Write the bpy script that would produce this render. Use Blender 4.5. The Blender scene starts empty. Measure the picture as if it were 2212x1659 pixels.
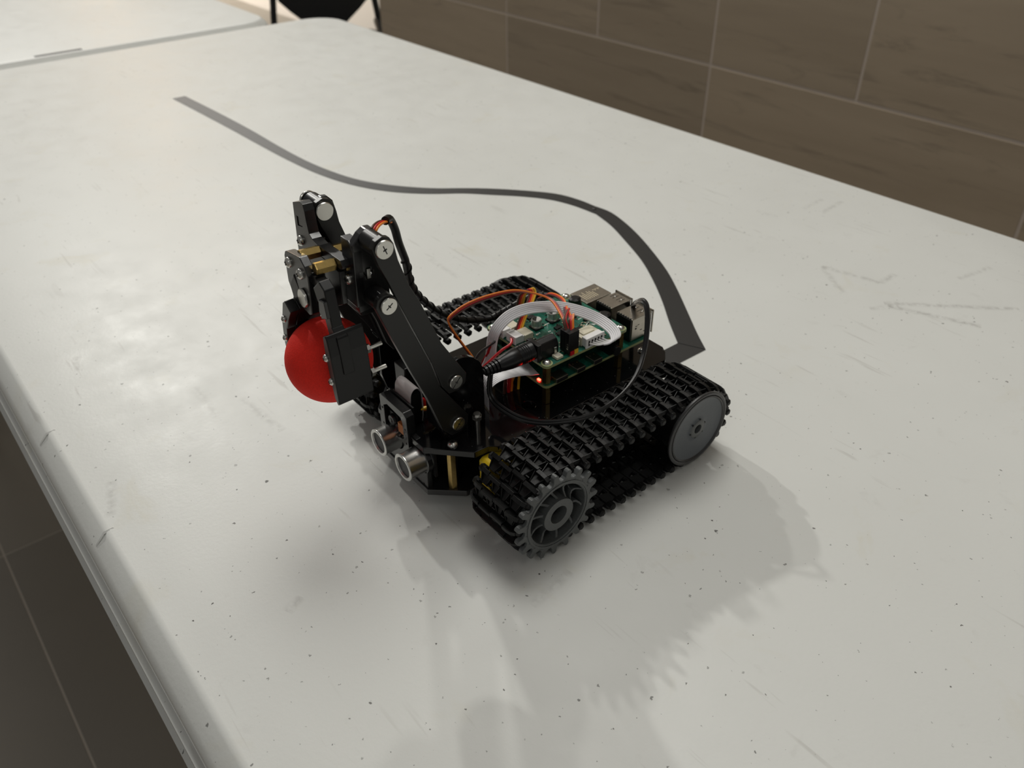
import bpy, bmesh, math, random
from mathutils import Vector, Matrix
from mathutils.geometry import tessellate_polygon
random.seed(7)
PI = math.pi
S = bpy.context.scene
C = S.collection
T = 0.74                                  # height of the table top above the floor

# ------------------------------------------------------------------ camera
F, PITCH, ROLL, CAMH = 1761.726, .62509, -.01293, .33267     # focal length in pixels of the 2212 px wide frame
cam_d = bpy.data.cameras.new('camera'); cam = bpy.data.objects.new('camera', cam_d); C.objects.link(cam)
fw = Vector((0, math.cos(PITCH), -math.sin(PITCH))); rt = Vector((1, 0, 0)); up = rt.cross(fw)
rt2 = rt*math.cos(ROLL) + up*math.sin(ROLL); up2 = -rt*math.sin(ROLL) + up*math.cos(ROLL)
mw = Matrix((rt2, up2, -fw)).transposed().to_4x4(); mw.translation = (0, 0, CAMH+T)
cam.matrix_world = mw
cam_d.sensor_width = 36; cam_d.lens = 36*F/2212; cam_d.clip_start = .01; cam_d.clip_end = 60
cam_d.dof.use_dof = True; cam_d.dof.focus_distance = .415; cam_d.dof.aperture_fstop = 13
S.camera = cam
S.view_settings.view_transform = 'Standard'; S.view_settings.look = 'None'
S.view_settings.gamma = 1; S.view_settings.use_curve_mapping = False
S.view_settings.exposure = .16

# ------------------------------------------------------------------ world and lamps
w = bpy.data.worlds.new('world'); S.world = w; w.use_nodes = True
w.node_tree.nodes['Background'].inputs[0].default_value = (1.0, .98, .94, 1)
w.node_tree.nodes['Background'].inputs[1].default_value = .13
def area(name, loc, aim, size, power, col=(1, .98, .925)):
    l = bpy.data.lights.new(name, 'AREA'); l.shape = 'SQUARE'; l.size = size; l.energy = power; l.color = col
    o = bpy.data.objects.new(name, l); C.objects.link(o); o.location = loc
    d = Vector(aim)-Vector(loc); o.rotation_euler = d.to_track_quat('-Z', 'Y').to_euler()
    return o
# ceiling lamps in the hall and added fills: the far one in front throws the main shadows towards the viewer
area('ceiling_or_fill_lamp', (-2.98, 5.16, T+3.35), (.05, .4, T), .13, 88)
area('ceiling_or_fill_lamp', (-1.84, 5.78, T+3.35), (.05, .4, T), .18, 58)
area('ceiling_or_fill_lamp', (.25, 1.45, T+2.6), (.15, 1.1, T), 1.3, 31)  # broad overhead fill, added in place of ambient light
area('ceiling_or_fill_lamp', (.9, -.5, T+1.95), (.1, .5, T), .6, 1.5)  # added fill from behind on the right
area('ceiling_or_fill_lamp', (-.9, -1.7, T+1.95), (.1, .5, T), .5, 3)
area('ceiling_or_fill_lamp', (-3.4, 7.9, T+1.95), (-1, 2.0, T), .5, 6, (1, .66, .36))
area('back_wall_fill', (-5, 9.0, 2.6), (-5, 12.2, .6), 1.2, 160, (1, .88, .74))  # added light out of view, brightens the far wall
o = area('far_floor_fill', (-2.3, 6.3, 2.7), (-2.3, 6.3, 0), .8, 22, (1, .93, .84)); o.data.spread = 1.5  # added light out of view, brightens only the floor behind the chair

# ------------------------------------------------------------------ materials
MATS = {}
def mat(name, col=(.5, .5, .5), rough=.5, metal=0, spec=.5, trans=0, emit=None, estr=0, coat=0):
    m = bpy.data.materials.new(name); m.use_nodes = True; b = m.node_tree.nodes['Principled BSDF']
    b.inputs['Base Color'].default_value = (*col, 1); b.inputs['Roughness'].default_value = rough
    b.inputs['Metallic'].default_value = metal; b.inputs['Specular IOR Level'].default_value = spec
    b.inputs['Coat Weight'].default_value = coat
    if emit: b.inputs['Emission Color'].default_value = (*emit, 1); b.inputs['Emission Strength'].default_value = estr
    MATS[name] = m; return m
class NT:
    """small node helper"""
    def __init__(s, m): s.t = m.node_tree; s.n = s.t.nodes; s.l = s.t.links; s.b = s.n['Principled BSDF']
    def node(s, ty, **kw):
        x = s.n.new(ty)
        for k, v in kw.items(): setattr(x, k, v)
        return x
    def link(s, a, b): s.l.new(a, b)
    def co(s, kind='Object', scale=None):
        tc = s.node('ShaderNodeTexCoord')
        if scale is None: return tc.outputs[kind]
        mp = s.node('ShaderNodeMapping'); mp.inputs['Scale'].default_value = scale; s.link(tc.outputs[kind], mp.inputs[0]); return mp.outputs[0]
    def noise(s, vec, sc, det=3, rough=.5, dist=0):
        x = s.node('ShaderNodeTexNoise'); x.inputs['Scale'].default_value = sc; x.inputs['Detail'].default_value = det
        x.inputs['Roughness'].default_value = rough; x.inputs['Distortion'].default_value = dist; s.link(vec, x.inputs['Vector']); return x.outputs[0]
    def ramp(s, v, a, b, ca=(0, 0, 0), cb=(1, 1, 1)):
        x = s.node('ShaderNodeValToRGB'); e = x.color_ramp.elements; e[0].position = a; e[1].position = b
        e[0].color = (*ca, 1); e[1].color = (*cb, 1); s.link(v, x.inputs[0]); return x.outputs[0]
    def math(s, op, a, b=0., c=0.):
        x = s.node('ShaderNodeMath', operation=op)
        for i, q in enumerate((a, b, c)):
            if isinstance(q, (int, float)): x.inputs[i].default_value = q
            else: s.link(q, x.inputs[i])
        return x.outputs[0]
    def mix(s, f, a, b, bl='MIX'):
        x = s.node('ShaderNodeMix', data_type='RGBA', blend_type=bl)
        for k, q in ((0, f), (6, a), (7, b)):
            if isinstance(q, (int, float)): x.inputs[k].default_value = q
            elif isinstance(q, tuple): x.inputs[k].default_value = (*q, 1)
            else: s.link(q, x.inputs[k])
        return x.outputs[2]
    def bump(s, h, strength, dist=.001):
        x = s.node('ShaderNodeBump'); x.inputs['Strength'].default_value = strength; x.inputs['Distance'].default_value = dist
        s.link(h, x.inputs['Height']); s.link(x.outputs[0], s.b.inputs['Normal']); return x

def grainy(name, col, rough, noise_sc=900, bump=.15, metal=0, var=.25, spec=.5):
    m = mat(name, col, rough, metal, spec); n = NT(m); v = n.co()
    f = n.noise(v, noise_sc, 3); c2 = tuple(x*(1+var) for x in col); c1 = tuple(x*(1-var) for x in col)
    n.link(n.ramp(f, .3, .7, c1, c2), n.b.inputs['Base Color'])
    if bump: n.bump(f, bump, .0003)
    return m
ACR = mat('black_acrylic', (.0045, .0045, .005), .07, spec=.5)
nt = NT(ACR); vv = nt.co()                                    # dust on the glossy sheets
vo = nt.node('ShaderNodeTexVoronoi'); vo.inputs['Scale'].default_value = 260; nt.link(vv, vo.inputs['Vector'])
dust = nt.math('LESS_THAN', vo.outputs['Distance'], .07)
nt.link(nt.mix(dust, (.0045, .0045, .005), (.12, .12, .12)), nt.b.inputs['Base Color'])
nt.link(nt.ramp(nt.noise(vv, 60, 4), .35, .75, (.05,)*3, (.16,)*3), nt.b.inputs['Roughness'])
ACM = grainy('matte_acrylic', (.010, .010, .0105), .26, 700, .04, spec=.75)
BAR = mat('sheet_with_film', (.0085, .0085, .008), .36)
TRK = grainy('track_plastic', (.0048, .0051, .0052), .45, 800, .25, var=.5, spec=.33)
GRY = grainy('grey_plastic', (.088, .094, .094), .42, 900, .10, var=.10)
GRD = grainy('dark_grey_rim', (.040, .040, .041), .34, 900, .05, var=.06)
GRB = grainy('blue_grey_plastic', (.074, .085, .097), .40, 900, .05, var=.06)
BLK = mat('black_plastic', (.0055, .0055, .006), .34, spec=.38)
RUB = mat('black_cable', (.006, .006, .0065), .36, spec=.35)
STL = mat('steel', (.66, .65, .61), .27, 1)
ALU = mat('aluminium', (.90, .90, .88), .27, 1)
ALM = mat('aluminium_rim', (.62, .62, .60), .38, .9)
TIN = grainy('tin_shield', (.42, .39, .34), .30, 300, .03, metal=1, var=.08)
BRS = grainy('brass', (.62, .44, .16), .26, 500, .05, metal=1, var=.10)
GOLD = mat('gold_contact', (.9, .62, .2), .25, 1)
PCB = mat('green_circuit_board', (.006, .105, .068), .30, coat=.2)
nt = NT(PCB); vv = nt.co()
br = nt.node('ShaderNodeTexVoronoi', feature='DISTANCE_TO_EDGE'); br.inputs['Scale'].default_value = 190; nt.link(vv, br.inputs['Vector'])
nt.link(nt.ramp(br.outputs[0], .03, .06, (.010, .15, .10), (.005, .095, .062)), nt.b.inputs['Base Color'])
PCE = mat('circuit_board_edge', (.33, .36, .16), .5)
SILK = mat('white_print', (.62, .66, .62), .6)
TANP = mat('etched_print', (.55, .47, .32), .5)
WHT = mat('white_nylon', (.78, .77, .76), .38)
CRM = mat('cream_nylon', (.66, .62, .48), .40)
RIB = mat('white_ribbon_cable', (.80, .79, .81), .32)
FFC = mat('grey_flex_cable', (.44, .42, .42), .36)
COP = mat('orange_flex', (.50, .19, .06), .35)
RED = grainy('red_foam', (.86, .030, .018), .80, 1400, .55, var=.10, spec=.25)
W_R = mat('red_wire', (.55, .012, .018), .35); W_O = mat('orange_wire', (.90, .24, .03), .30)
W_Y = mat('yellow_wire', (.85, .52, .04), .35); W_B = mat('brown_wire', (.10, .035, .022), .35)
W_K = mat('black_wire', (.010, .010, .011), .3); YEL = mat('yellow_gearbox', (.72, .50, .02), .35)
BLUE = mat('blue_print', (.05, .07, .30), .6)
DARK = mat('dark_cavity', (.003, .003, .003), .6)
MESHD = grainy('dark_mesh', (.030, .030, .032), .5, 2500, .4)
LENS = mat('lens_glass', (.004, .004, .006), .03)
LEDR = mat('red_led', (.9, .05, .02), .3, emit=(1, .012, .006), estr=42)
LEDG = mat('green_led', (.3, .9, .05), .3, emit=(.28, 1, .02), estr=2.6)
FAB = grainy('black_vinyl', (.008, .0085, .009), .45, 300, .1)
TAPE = grainy('black_tape', (.0095, .0092, .0088), .50, 500, .04, var=.08)

# --- white blow-moulded table top
def table_mat(name, specks, local_scratches):
    m = mat(name, (.70, .70, .66), .36); n = NT(m); v = n.co()
    big = n.noise(v, 5, 4, .6); col = n.ramp(big, .3, .75, (.675, .682, .655), (.715, .724, .698))
    st = n.ramp(n.noise(v, 17, 4, .65, .6), .60, .80); col = n.mix(n.math('MULTIPLY', st, .35), col, (.60, .56, .42))
    st2 = n.ramp(n.noise(v, 45, 5, .7, .3), .62, .80); col = n.mix(n.math('MULTIPLY', st2, .25), col, (.45, .44, .41))
    if specks:
        for sc, th, gate, seed in ((150, .125, .55, 0), (75, .075, .45, 3.3), (330, .16, .80, 7.1)):
            mp = n.node('ShaderNodeMapping'); mp.inputs['Location'].default_value = (seed, seed*.7, 0); mp.inputs['Scale'].default_value = (1, 1, 0)
            n.link(v, mp.inputs[0])
            wob = n.node('ShaderNodeTexNoise'); wob.inputs['Scale'].default_value = 700; n.link(mp.outputs[0], wob.inputs['Vector'])
            addv = n.node('ShaderNodeMixRGB', blend_type='LINEAR_LIGHT'); addv.inputs[0].default_value = .0012
            n.link(mp.outputs[0], addv.inputs[1]); n.link(wob.outputs['Color'], addv.inputs[2])
            vo = n.node('ShaderNodeTexVoronoi'); vo.inputs['Scale'].default_value = sc; n.link(addv.outputs[0], vo.inputs['Vector'])
            sep = n.node('ShaderNodeSeparateColor'); n.link(vo.outputs['Color'], sep.inputs[0])
            rad = n.math('MULTIPLY', n.math('SUBTRACT', sep.outputs[0], gate), th/(1-gate))
            dot = n.math('LESS_THAN', vo.outputs['Distance'], rad)
            shade = n.math('MULTIPLY_ADD', sep.outputs[1], .60, .30)
            col = n.mix(n.math('MULTIPLY', dot, shade), col, (.05, .045, .04))
    # long faint scuffs running in several directions
    for ang, sc, lo, amt in ((.5, 14, .66, .30), (-.7, 11, .68, .26), (1.3, 17, .69, .26)):
        mp = n.node('ShaderNodeMapping'); mp.inputs['Rotation'].default_value = (0, 0, ang); mp.inputs['Scale'].default_value = (1, 14, 1)
        n.link(v, mp.inputs[0]); f = n.ramp(n.noise(mp.outputs[0], sc, 2, .5, .4), lo, lo+.05)
        brk = n.ramp(n.noise(v, 9, 2), .52, .62)
        col = n.mix(n.math('MULTIPLY', n.math('MULTIPLY', f, brk), amt), col, (.36, .34, .31))
    # scuff marks that each have a place of their own: a, b ends (table coordinates), half width, strength
    if local_scratches:
        sx = n.node('ShaderNodeSeparateXYZ'); n.link(v, sx.inputs[0]); X, Y = sx.outputs[0], sx.outputs[1]
        wb = n.math('MULTIPLY', n.math('SUBTRACT', n.noise(v, 60, 2), .5), .002)
        for (ax, ay), (bx, by), hw, st in local_scratches:
            dx, dy = bx-ax, by-ay; L = math.hypot(dx, dy); dx /= L; dy /= L
            t = n.math('MULTIPLY_ADD', X, dx, n.math('MULTIPLY_ADD', Y, dy, -(ax*dx+ay*dy)))
            s = n.math('ADD', n.math('MULTIPLY_ADD', X, -dy, n.math('MULTIPLY_ADD', Y, dx, ax*dy-ay*dx)), wb)
            inl = n.math('MULTIPLY', n.math('GREATER_THAN', t, 0.), n.math('LESS_THAN', t, L))
            wd = n.math('MULTIPLY', inl, n.ramp(n.math('ABSOLUTE', s), hw*.15, hw*.95, (1, 1, 1), (0, 0, 0)))
            brk = n.ramp(n.noise(v, 220, 2), .35, .6)
            col = n.mix(n.math('MULTIPLY', n.math('MULTIPLY', wd, st*.62), brk), col, (.30, .29, .27))
    n.link(col, n.b.inputs['Base Color'])
    rg = n.noise(v, 30, 4, .6); n.link(n.ramp(rg, .3, .75, (.34,)*3, (.48,)*3), n.b.inputs['Roughness'])
    n.b.inputs['Specular IOR Level'].default_value = .16
    h = n.noise(v, 380, 3, .6); n.bump(h, .16, .0005)
    return m
SCR = [((1.253, .562), (1.327, .633), .0006, .75), ((1.257, .56), (1.32, .585), .0008, .8), ((1.251, .545), (1.262, .567), .0008, .5),
       ((1.122, .676), (1.119, .715), .0010, .5), ((1.104, .671), (1.103, .705), .0008, .4), ((1.185, .579), (1.233, .59), .0006, .6),
       ((1.233, .59), (1.234, .613), .0007, .6), ((1.185, .579), (1.224, .551), .0006, .5), ((1.272, .646), (1.28, .686), .0008, .5),
       ((.909, .042), (.929, .038), .0005, .6), ((1.065, .017), (1.095, .007), .0005, .5), ((1.299, .15), (1.295, .18), .0005, .4),
       ((1.003, .094), (1.046, .092), .0007, .4), ((1.037, .113), (1.088, .118), .0006, .45), ((1.077, .633), (1.098, .635), .0008, .35),
       ((.996, .329), (.952, .33), .0010, .35), ((1.222, .053), (1.218, .063), .0006, .5)]
TBL = table_mat('white_table_plastic', True, SCR)
TB2 = table_mat('white_table_plastic_plain', False, None)
NT(TB2).b.inputs['Base Color']

# --- tiles
def tile_mat(name, c1, c2, vein, rough, vs=(1.2, 14, 14), amt=.6):
    m = mat(name, c1, rough); n = NT(m); v = n.co()
    oi = n.node('ShaderNodeObjectInfo'); mp = n.node('ShaderNodeMapping'); mp.inputs['Scale'].default_value = vs; n.link(v, mp.inputs[0])
    cb = n.node('ShaderNodeCombineXYZ'); n.link(n.math('MULTIPLY', oi.outputs['Random'], 40.), cb.inputs[0]); n.link(n.math('MULTIPLY', oi.outputs['Random'], 17.), cb.inputs[2])
    n.link(cb.outputs[0], mp.inputs['Location'])
    base = n.ramp(n.noise(mp.outputs[0], 1.6, 5, .6, .5), .3, .7, c1, c2)
    vn = n.ramp(n.noise(mp.outputs[0], 3.2, 6, .65, .9), .54, .68)
    gate = n.ramp(n.noise(mp.outputs[0], .55, 2), .40, .56)
    col = n.mix(n.math('MULTIPLY', n.math('MULTIPLY', vn, gate), amt), base, vein)
    n.link(n.mix(n.math('MULTIPLY', oi.outputs['Random'], .30), col, (c1[0]*.55, c1[1]*.57, c1[2]*.6)), n.b.inputs['Base Color'])
    return m
WTI = tile_mat('brown_stone_tile', (.42, .335, .240), (.50, .405, .295), (.20, .16, .12), .42, (1.2, 14, 12), .50)
FTI = tile_mat('dark_floor_tile', (.32, .288, .245), (.355, .322, .275), (.29, .265, .225), .28, (1, 1, 1), .2)
GRT = mat('pale_grout', (.66, .57, .49), .8); GRF = mat('floor_grout', (.62, .56, .49), .8)
PNT = mat('painted_wall', (.55, .50, .42), .7)

# ------------------------------------------------------------------ mesh builder
class MB:
    def __init__(s): s.v = []; s.f = []; s.m = []
    def add(s, vs, fs, mi=0):
        k = len(s.v); s.v += [tuple(x) for x in vs]; s.f += [tuple(k+i for i in f) for f in fs]; s.m += [mi]*len(fs); return s
    def box(s, x0, x1, y0, y1, z0, z1, mi=0):
        v = [(x, y, z) for x in (x0, x1) for y in (y0, y1) for z in (z0, z1)]
        return s.add(v, [(0, 1, 3, 2), (4, 6, 7, 5), (0, 4, 5, 1), (2, 3, 7, 6), (0, 2, 6, 4), (1, 5, 7, 3)], mi)
    def obox(s, c, ax, ay, az, mi=0):
        """box from its centre and three half-axis vectors"""
        c, ax, ay, az = map(Vector, (c, ax, ay, az))
        v = [c+i*ax+j*ay+k*az for i in (-1, 1) for j in (-1, 1) for k in (-1, 1)]
        return s.add(v, [(0, 1, 3, 2), (4, 6, 7, 5), (0, 4, 5, 1), (2, 3, 7, 6), (0, 2, 6, 4), (1, 5, 7, 3)], mi)
    def prism(s, poly, axis, lo, hi, holes=(), mi=0, side=None):
        """polygon (2D, in the two axes other than `axis`, in x,y,z order) extruded along `axis`"""
        loops = [list(poly)]+[list(h) for h in holes]; flat = [p for l in loops for p in l]
        tris = tessellate_polygon([[Vector((a, b, 0)) for a, b in l] for l in loops])
        def P(a, b, c): return {'x': (c, a, b), 'y': (a, c, b), 'z': (a, b, c)}[axis]
        n = len(flat); vs = [P(a, b, lo) for a, b in flat]+[P(a, b, hi) for a, b in flat]
        fs = [tuple(t) for t in tris]+[tuple(n+i for i in reversed(t)) for t in tris]
        s.add(vs, fs, mi); k = len(s.v)-2*n; off = 0; q = []
        for l in loops:
            m = len(l)
            for i in range(m):
                a, b = off+i, off+(i+1) % m; q.append((k+a, k+b, k+n+b, k+n+a))
            off += m
        s.f += q; s.m += [mi if side is None else side]*len(q); return s
    def rings(s, rings, close=True, cap=True, mi=0):
        k = len(s.v); n = len(rings[0])
        for r in rings: s.v += [tuple(p) for p in r]
        for i in range(len(rings)-1):
            for j in range(n if close else n-1):
                a, b = j, (j+1) % n
                s.f.append((k+i*n+a, k+i*n+b, k+(i+1)*n+b, k+(i+1)*n+a)); s.m.append(mi)
        if cap: s.f += [tuple(k+j for j in reversed(range(n))), tuple(k+(len(rings)-1)*n+j for j in range(n))]; s.m += [mi, mi]
        return s
    def lathe(s, o, d, prof, n=24, mi=0, cap=True):
        """profile [(distance along d, radius)] turned about the line through o along d"""
        o = Vector(o); d = Vector(d).normalized(); a = d.orthogonal().normalized(); b = d.cross(a)
        return s.rings([[o+d*h+(a*math.cos(2*PI*i/n)+b*math.sin(2*PI*i/n))*max(r, 1e-5) for i in range(n)] for h, r in prof], True, cap, mi)
    def cyl(s, p0, p1, r, n=16, mi=0): 
        d = Vector(p1)-Vector(p0); return s.lathe(p0, d, [(0, r), (d.length, r)], n, mi)
    def tube(s, pts, r, n=8, mi=0, closed=False):
        pts = [Vector(p) for p in pts]; R = []; prev = None
        for i, p in enumerate(pts):
            t = (pts[min(i+1, len(pts)-1)]-pts[max(i-1, 0)]).normalized()
            if prev is None: a = t.orthogonal().normalized()
            else: a = (prev-t*prev.dot(t)).normalized()
            prev = a; b = t.cross(a); rr = r(i/(len(pts)-1)) if callable(r) else r
            R.append([p+(a*math.cos(2*PI*j/n)+b*math.sin(2*PI*j/n))*rr for j in range(n)])
        return s.rings(R, True, True, mi)
    def sweep(s, pts, wvec, prof, mi=0):
        """sweep a 2D profile [(across, normal)] along pts; wvec(t) gives the across direction"""
        pts = [Vector(p) for p in pts]; R = []
        for i, p in enumerate(pts):
            t = (pts[min(i+1, len(pts)-1)]-pts[max(i-1, 0)]).normalized(); wv = Vector(wvec(i/(len(pts)-1)))
            wv = (wv-t*wv.dot(t)).normalized(); nn = t.cross(wv)
            R.append([p+wv*a+nn*b for a, b in prof])
        return s.rings(R, True, True, mi)
def spline(P, n=6):
    """Catmull-Rom through the points"""
    P = [Vector(p) for p in P]; Q = [P[0]*2-P[1]]+P+[P[-1]*2-P[-2]]; out = []
    for i in range(1, len(Q)-2):
        a, b, c, d = Q[i-1:i+3]
        for k in range(n):
            t = k/n; out.append(.5*((2*b)+(c-a)*t+(2*a-5*b+4*c-d)*t*t+(3*b-a-3*c+d)*t**3))
    out.append(P[-1]); return out
def mm(L): return [tuple(c/1000 for c in p) for p in L]
def circ(cx, cy, r, n=20, a0=0): return [(cx+r*math.cos(a0+2*PI*i/n), cy+r*math.sin(a0+2*PI*i/n)) for i in range(n)]
def rrect(x0, x1, y0, y1, r, n=4):
    out = []
    for cx, cy, a in ((x1-r, y1-r, 0), (x0+r, y1-r, PI/2), (x0+r, y0+r, PI), (x1-r, y0+r, 1.5*PI)):
        out += [(cx+r*math.cos(a+PI/2*i/n), cy+r*math.sin(a+PI/2*i/n)) for i in range(n+1)]
    return out
def obj(name, mb, mats, parent=None, bevel=0, smooth=False, xf=None, label=None, kind=None):
    me = bpy.data.meshes.new(name); vs = mb.v
    if xf is not None: vs = [tuple(xf @ Vector(p)) for p in vs]
    me.from_pydata(vs, [], mb.f)
    for m in (mats if isinstance(mats, (list, tuple)) else [mats]): me.materials.append(m)
    me.polygons.foreach_set('material_index', mb.m)
    bm = bmesh.new(); bm.from_mesh(me); bmesh.ops.recalc_face_normals(bm, faces=bm.faces)
    if smooth:
        for f in bm.faces: f.smooth = True
        for e in bm.edges:
            if len(e.link_faces) == 2 and e.calc_face_angle(0) > .7: e.smooth = False
    bm.to_mesh(me); bm.free()
    o = bpy.data.objects.new(name, me); C.objects.link(o)
    if parent: o.parent = parent
    if bevel:
        b = o.modifiers.new('bevel', 'BEVEL'); b.width = bevel; b.segments = 2; b.limit_method = 'ANGLE'; b.angle_limit = .6
    if label: o['label'] = label
    if kind: o['kind'] = kind
    return o
def thing(name, label, cat, loc=(0, 0, 0), rz=0, group=None):
    o = bpy.data.objects.new(name, None); C.objects.link(o); o.location = loc; o.rotation_euler = (0, 0, rz)
    o.empty_display_size = .05
    o['label'] = label; o['category'] = cat
    if group: o['group'] = group
    return o
def tag(o, label, cat, group=None):
    o['label'] = label; o['category'] = cat
    if group: o['group'] = group
    return o
def text_part(name, txt, size, M, matl, parent, depth=.00004):
    cu = bpy.data.curves.new(name, 'FONT'); cu.body = txt; cu.size = size; cu.extrude = depth; cu.align_x = 'CENTER'
    t = bpy.data.objects.new(name, cu); C.objects.link(t)
    dg = bpy.context.evaluated_depsgraph_get(); me = bpy.data.meshes.new_from_object(t.evaluated_get(dg))
    bpy.data.objects.remove(t); me.transform(M); me.materials.clear(); me.materials.append(matl)
    o = bpy.data.objects.new(name, me); C.objects.link(o); o.parent = parent; return o

# ------------------------------------------------------------------ table directions (u: along the table towards the viewer, n: towards the wall)
UA = math.radians(-50.75); U = Vector((math.cos(UA), math.sin(UA), 0)); N = Vector((-U.y, U.x, 0))
TO = U*-1.5018+N*.027                      # far left corner of the front table
def tw(x, y, z=0): p = TO+U*x+N*y; return (p.x, p.y, z)

# ================================================================== SETTING
# floor: grout bed and tiles
fl = obj('floor', MB().box(-9, 3, -3, 13, -.02, -.0008), GRF, kind='structure')
tile0 = None; gu, gn = .6, .6
for i in range(-11, 4):
    for j in range(-6, 4):
        cu_, cn = -1.335+gu*(i+.5), -.066+gn*(j+.5)
        c = U*cu_+N*cn
        if tile0 is None:
            h = (gu-.003)/2; m = MB()
            prof = [(h-.0003, 0), (h, -.0003), (h, -.006)]
            m.rings([[(sx*a, sy*a, z) for sx, sy in ((1, 1), (-1, 1), (-1, -1), (1, -1))] for a, z in prof[::-1]], True, True)
            o = obj('tile', m, FTI, fl); tile0 = o
        else: o = tile0.copy(); C.objects.link(o); o.parent = fl
        o.location = (c.x, c.y, .0); o.rotation_euler = (0, 0, UA)
# tiled wall on the right
WN = 1.30; w_end, w_near = -2.163, 1.6
k = WN/.79; j0 = -.602*k                     # one joint that runs through both rows
def wallp(u, n, z): p = U*u+N*n; return (p.x, p.y, z)
wr = thing('wall_right', 'tiled brown wall', 'wall'); 
for kx in ('label', 'category'): del wr[kx]
wr['kind'] = 'structure'
wr.location = wallp(0, WN, 0); wr.rotation_euler = (0, 0, UA)
obj('grout_bed', MB().box(w_end+.01, w_near, .0009, .15, 0, 2.6), GRT, wr)
zg = T-.0815; hw = .3048; gap = .005; L2 = .1835*k; 
def wtile(x0, x1, z0, z1):
    g = gap/2; m = MB(); b = .0008
    m.rings([[(x0+g+a, -y, z0+g+a), (x1-g-a, -y, z0+g+a), (x1-g-a, -y, z1-g-a), (x0+g+a, -y, z1-g-a)] for a, y in ((0, -.0055), (0, -.0005), (b, 0))], True, True)
    cx_, cz_ = (x0+x1)/2, (z0+z1)/2
    m.v = [(a-cx_, b_+0, c_-cz_) for a, b_, c_ in m.v]
    o = obj('tile', m, WTI, wr); o.location = (cx_, 0, cz_); return o
rows = [(zg+hw*i, zg+hw*(i+1)) for i in range(-3, 7)]
for ri, (z0, z1) in enumerate(rows):
    half = ri == 3                          # the row just above the visible joint is laid in half tiles
    step = L2 if half else 2*L2; z0 = max(z0, .0)
    if z1 <= 0: continue
    x = j0
    while x > w_end: x -= step
    while x < w_near:
        a, b = max(x, w_end), min(x+step, w_near)
        if b-a > .02: wtile(a, b, z0, min(z1, 2.6))
        x += step
# the hall beyond: far painted wall
obj('wall_back', MB().box(-9, 3.5, 12.2, 12.35, 0, 2.7), PNT, kind='structure')

# ================================================================== TABLES
def table_top(L, W, rc):
    """rounded slab with the moulded rim: levels (offset outwards, z)"""
    lev = [(-.0035, 0), (-.0012, -.0004), (.0004, -.0018), (.0070, -.0080), (.0098, -.0125), (.0104, -.0155), (.0092, -.0185), (.0104, -.0225), (.0138, -.0250), (.0140, -.0275), (.0126, -.0300), (.0128, -.0375), (.0160, -.0405), (.0160, -.0430), (-.02, -.0435)]
    R = []
    for off, z in lev:
        pts = rrect(-off, L+off, -off, W+off, rc+off, 10)
        # split the long sides so the polygon stays well shaped
        R.append([(a, b, z) for a, b in pts])
    return MB().rings(R, True, True)
def folding_table(x0, y0, label, m, L=1.83, W=.76):
    t = thing('folding_table', label, 'table', tw(x0, y0, 0), UA)
    o = obj('tabletop', table_top(L, W, .055), m, t, smooth=True); o.location = (0, 0, T)
    for a in (.20, L-.20):
        for b in (.06, W-.06):
            lg = MB().tube([(a, b, T-.045), (a, b, .03)], .0125, 12).lathe((a, b, 0), (0, 0, 1), [(0, .016), (.03, .017), (.05, .0135)], 14)
            obj('leg', lg, FAB, t, smooth=True)
        obj('crossbar', MB().tube([(a, .06, .30), (a, W-.06, .30)], .010, 10), FAB, t, smooth=True)
    return t
ft = folding_table(0, 0, 'white speckled plastic folding table that carries the tracked robot', TBL)
# a second table butted against the far end
f2 = folding_table(-1.83-.034, -.097, 'white plastic folding table butted against the far end of the front table', TB2)
for (a, b, c, d) in ((1.815, .352, 1.822, .425),):
    obj('groove_shade', MB().box(a-.002, c+.001, b, d, T-.0005, T+.0004), DARK, f2)  # dark slab stands for the shade inside a moulded groove
# small nicks pressed into the near rim of the front table
for x in (.84, .99, 1.105):
    m = MB().rings([[(x-.0010, .0055, T+.00002), (x, .0050, T+.00030), (x+.0010, .0055, T+.00002)], [(x-.0012, -.0005, T-.0008), (x, -.0005, T+.0002), (x+.0012, -.0005, T-.0008)], [(x-.0006, -.0060, T-.0070), (x, -.0062, T-.0063), (x+.0006, -.0060, T-.0070)]])
    obj('rim_nick', m, TBL, ft, smooth=True)

# ---------------- tape line on the table
up_ = [(-.4608, 1.1409), (-.4469, 1.151), (-.381, 1.0772), (-.3209, 1.0073), (-.273, .9478), (-.2304, .8981), (-.1928, .8618), (-.1588, .8368), (-.1224, .8216), (-.0826, .8127), (-.0487, .8116), (-.0196, .8094), (.0141, .8034), (.0473, .7938), (.0699, .7777), (.0869, .7589)]
up2 = [(.0869, .7589), (.0992, .7452), (.11, .7214), (.1194, .6928), (.1274, .6595), (.1341, .6243), (.1373, .5918), (.1393, .5545), (.1408, .5237), (.1428, .5007)]
lo_ = [(-.4608, 1.1409), (-.3965, 1.0682), (-.3441, 1.0082), (-.2959, .9518), (-.2521, .9018), (-.2129, .8612), (-.1779, .8323), (-.1458, .8136), (-.1155, .8028), (-.0816, .798), (-.0481, .7981), (-.0194, .7936), (.0138, .7878), (.0418, .7786), (.0642, .763), (.0844, .7424)]
lo2 = [(.0844, .7424), (.0961, .7156), (.1054, .6835), (.115, .6446), (.1198, .6082), (.1221, .5731), (.1226, .5375), (.124, .5099)]
tl = thing('tape_line', 'black tape line curving across the table behind the robot', 'tape', (0, .75, T+.0002))
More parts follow.
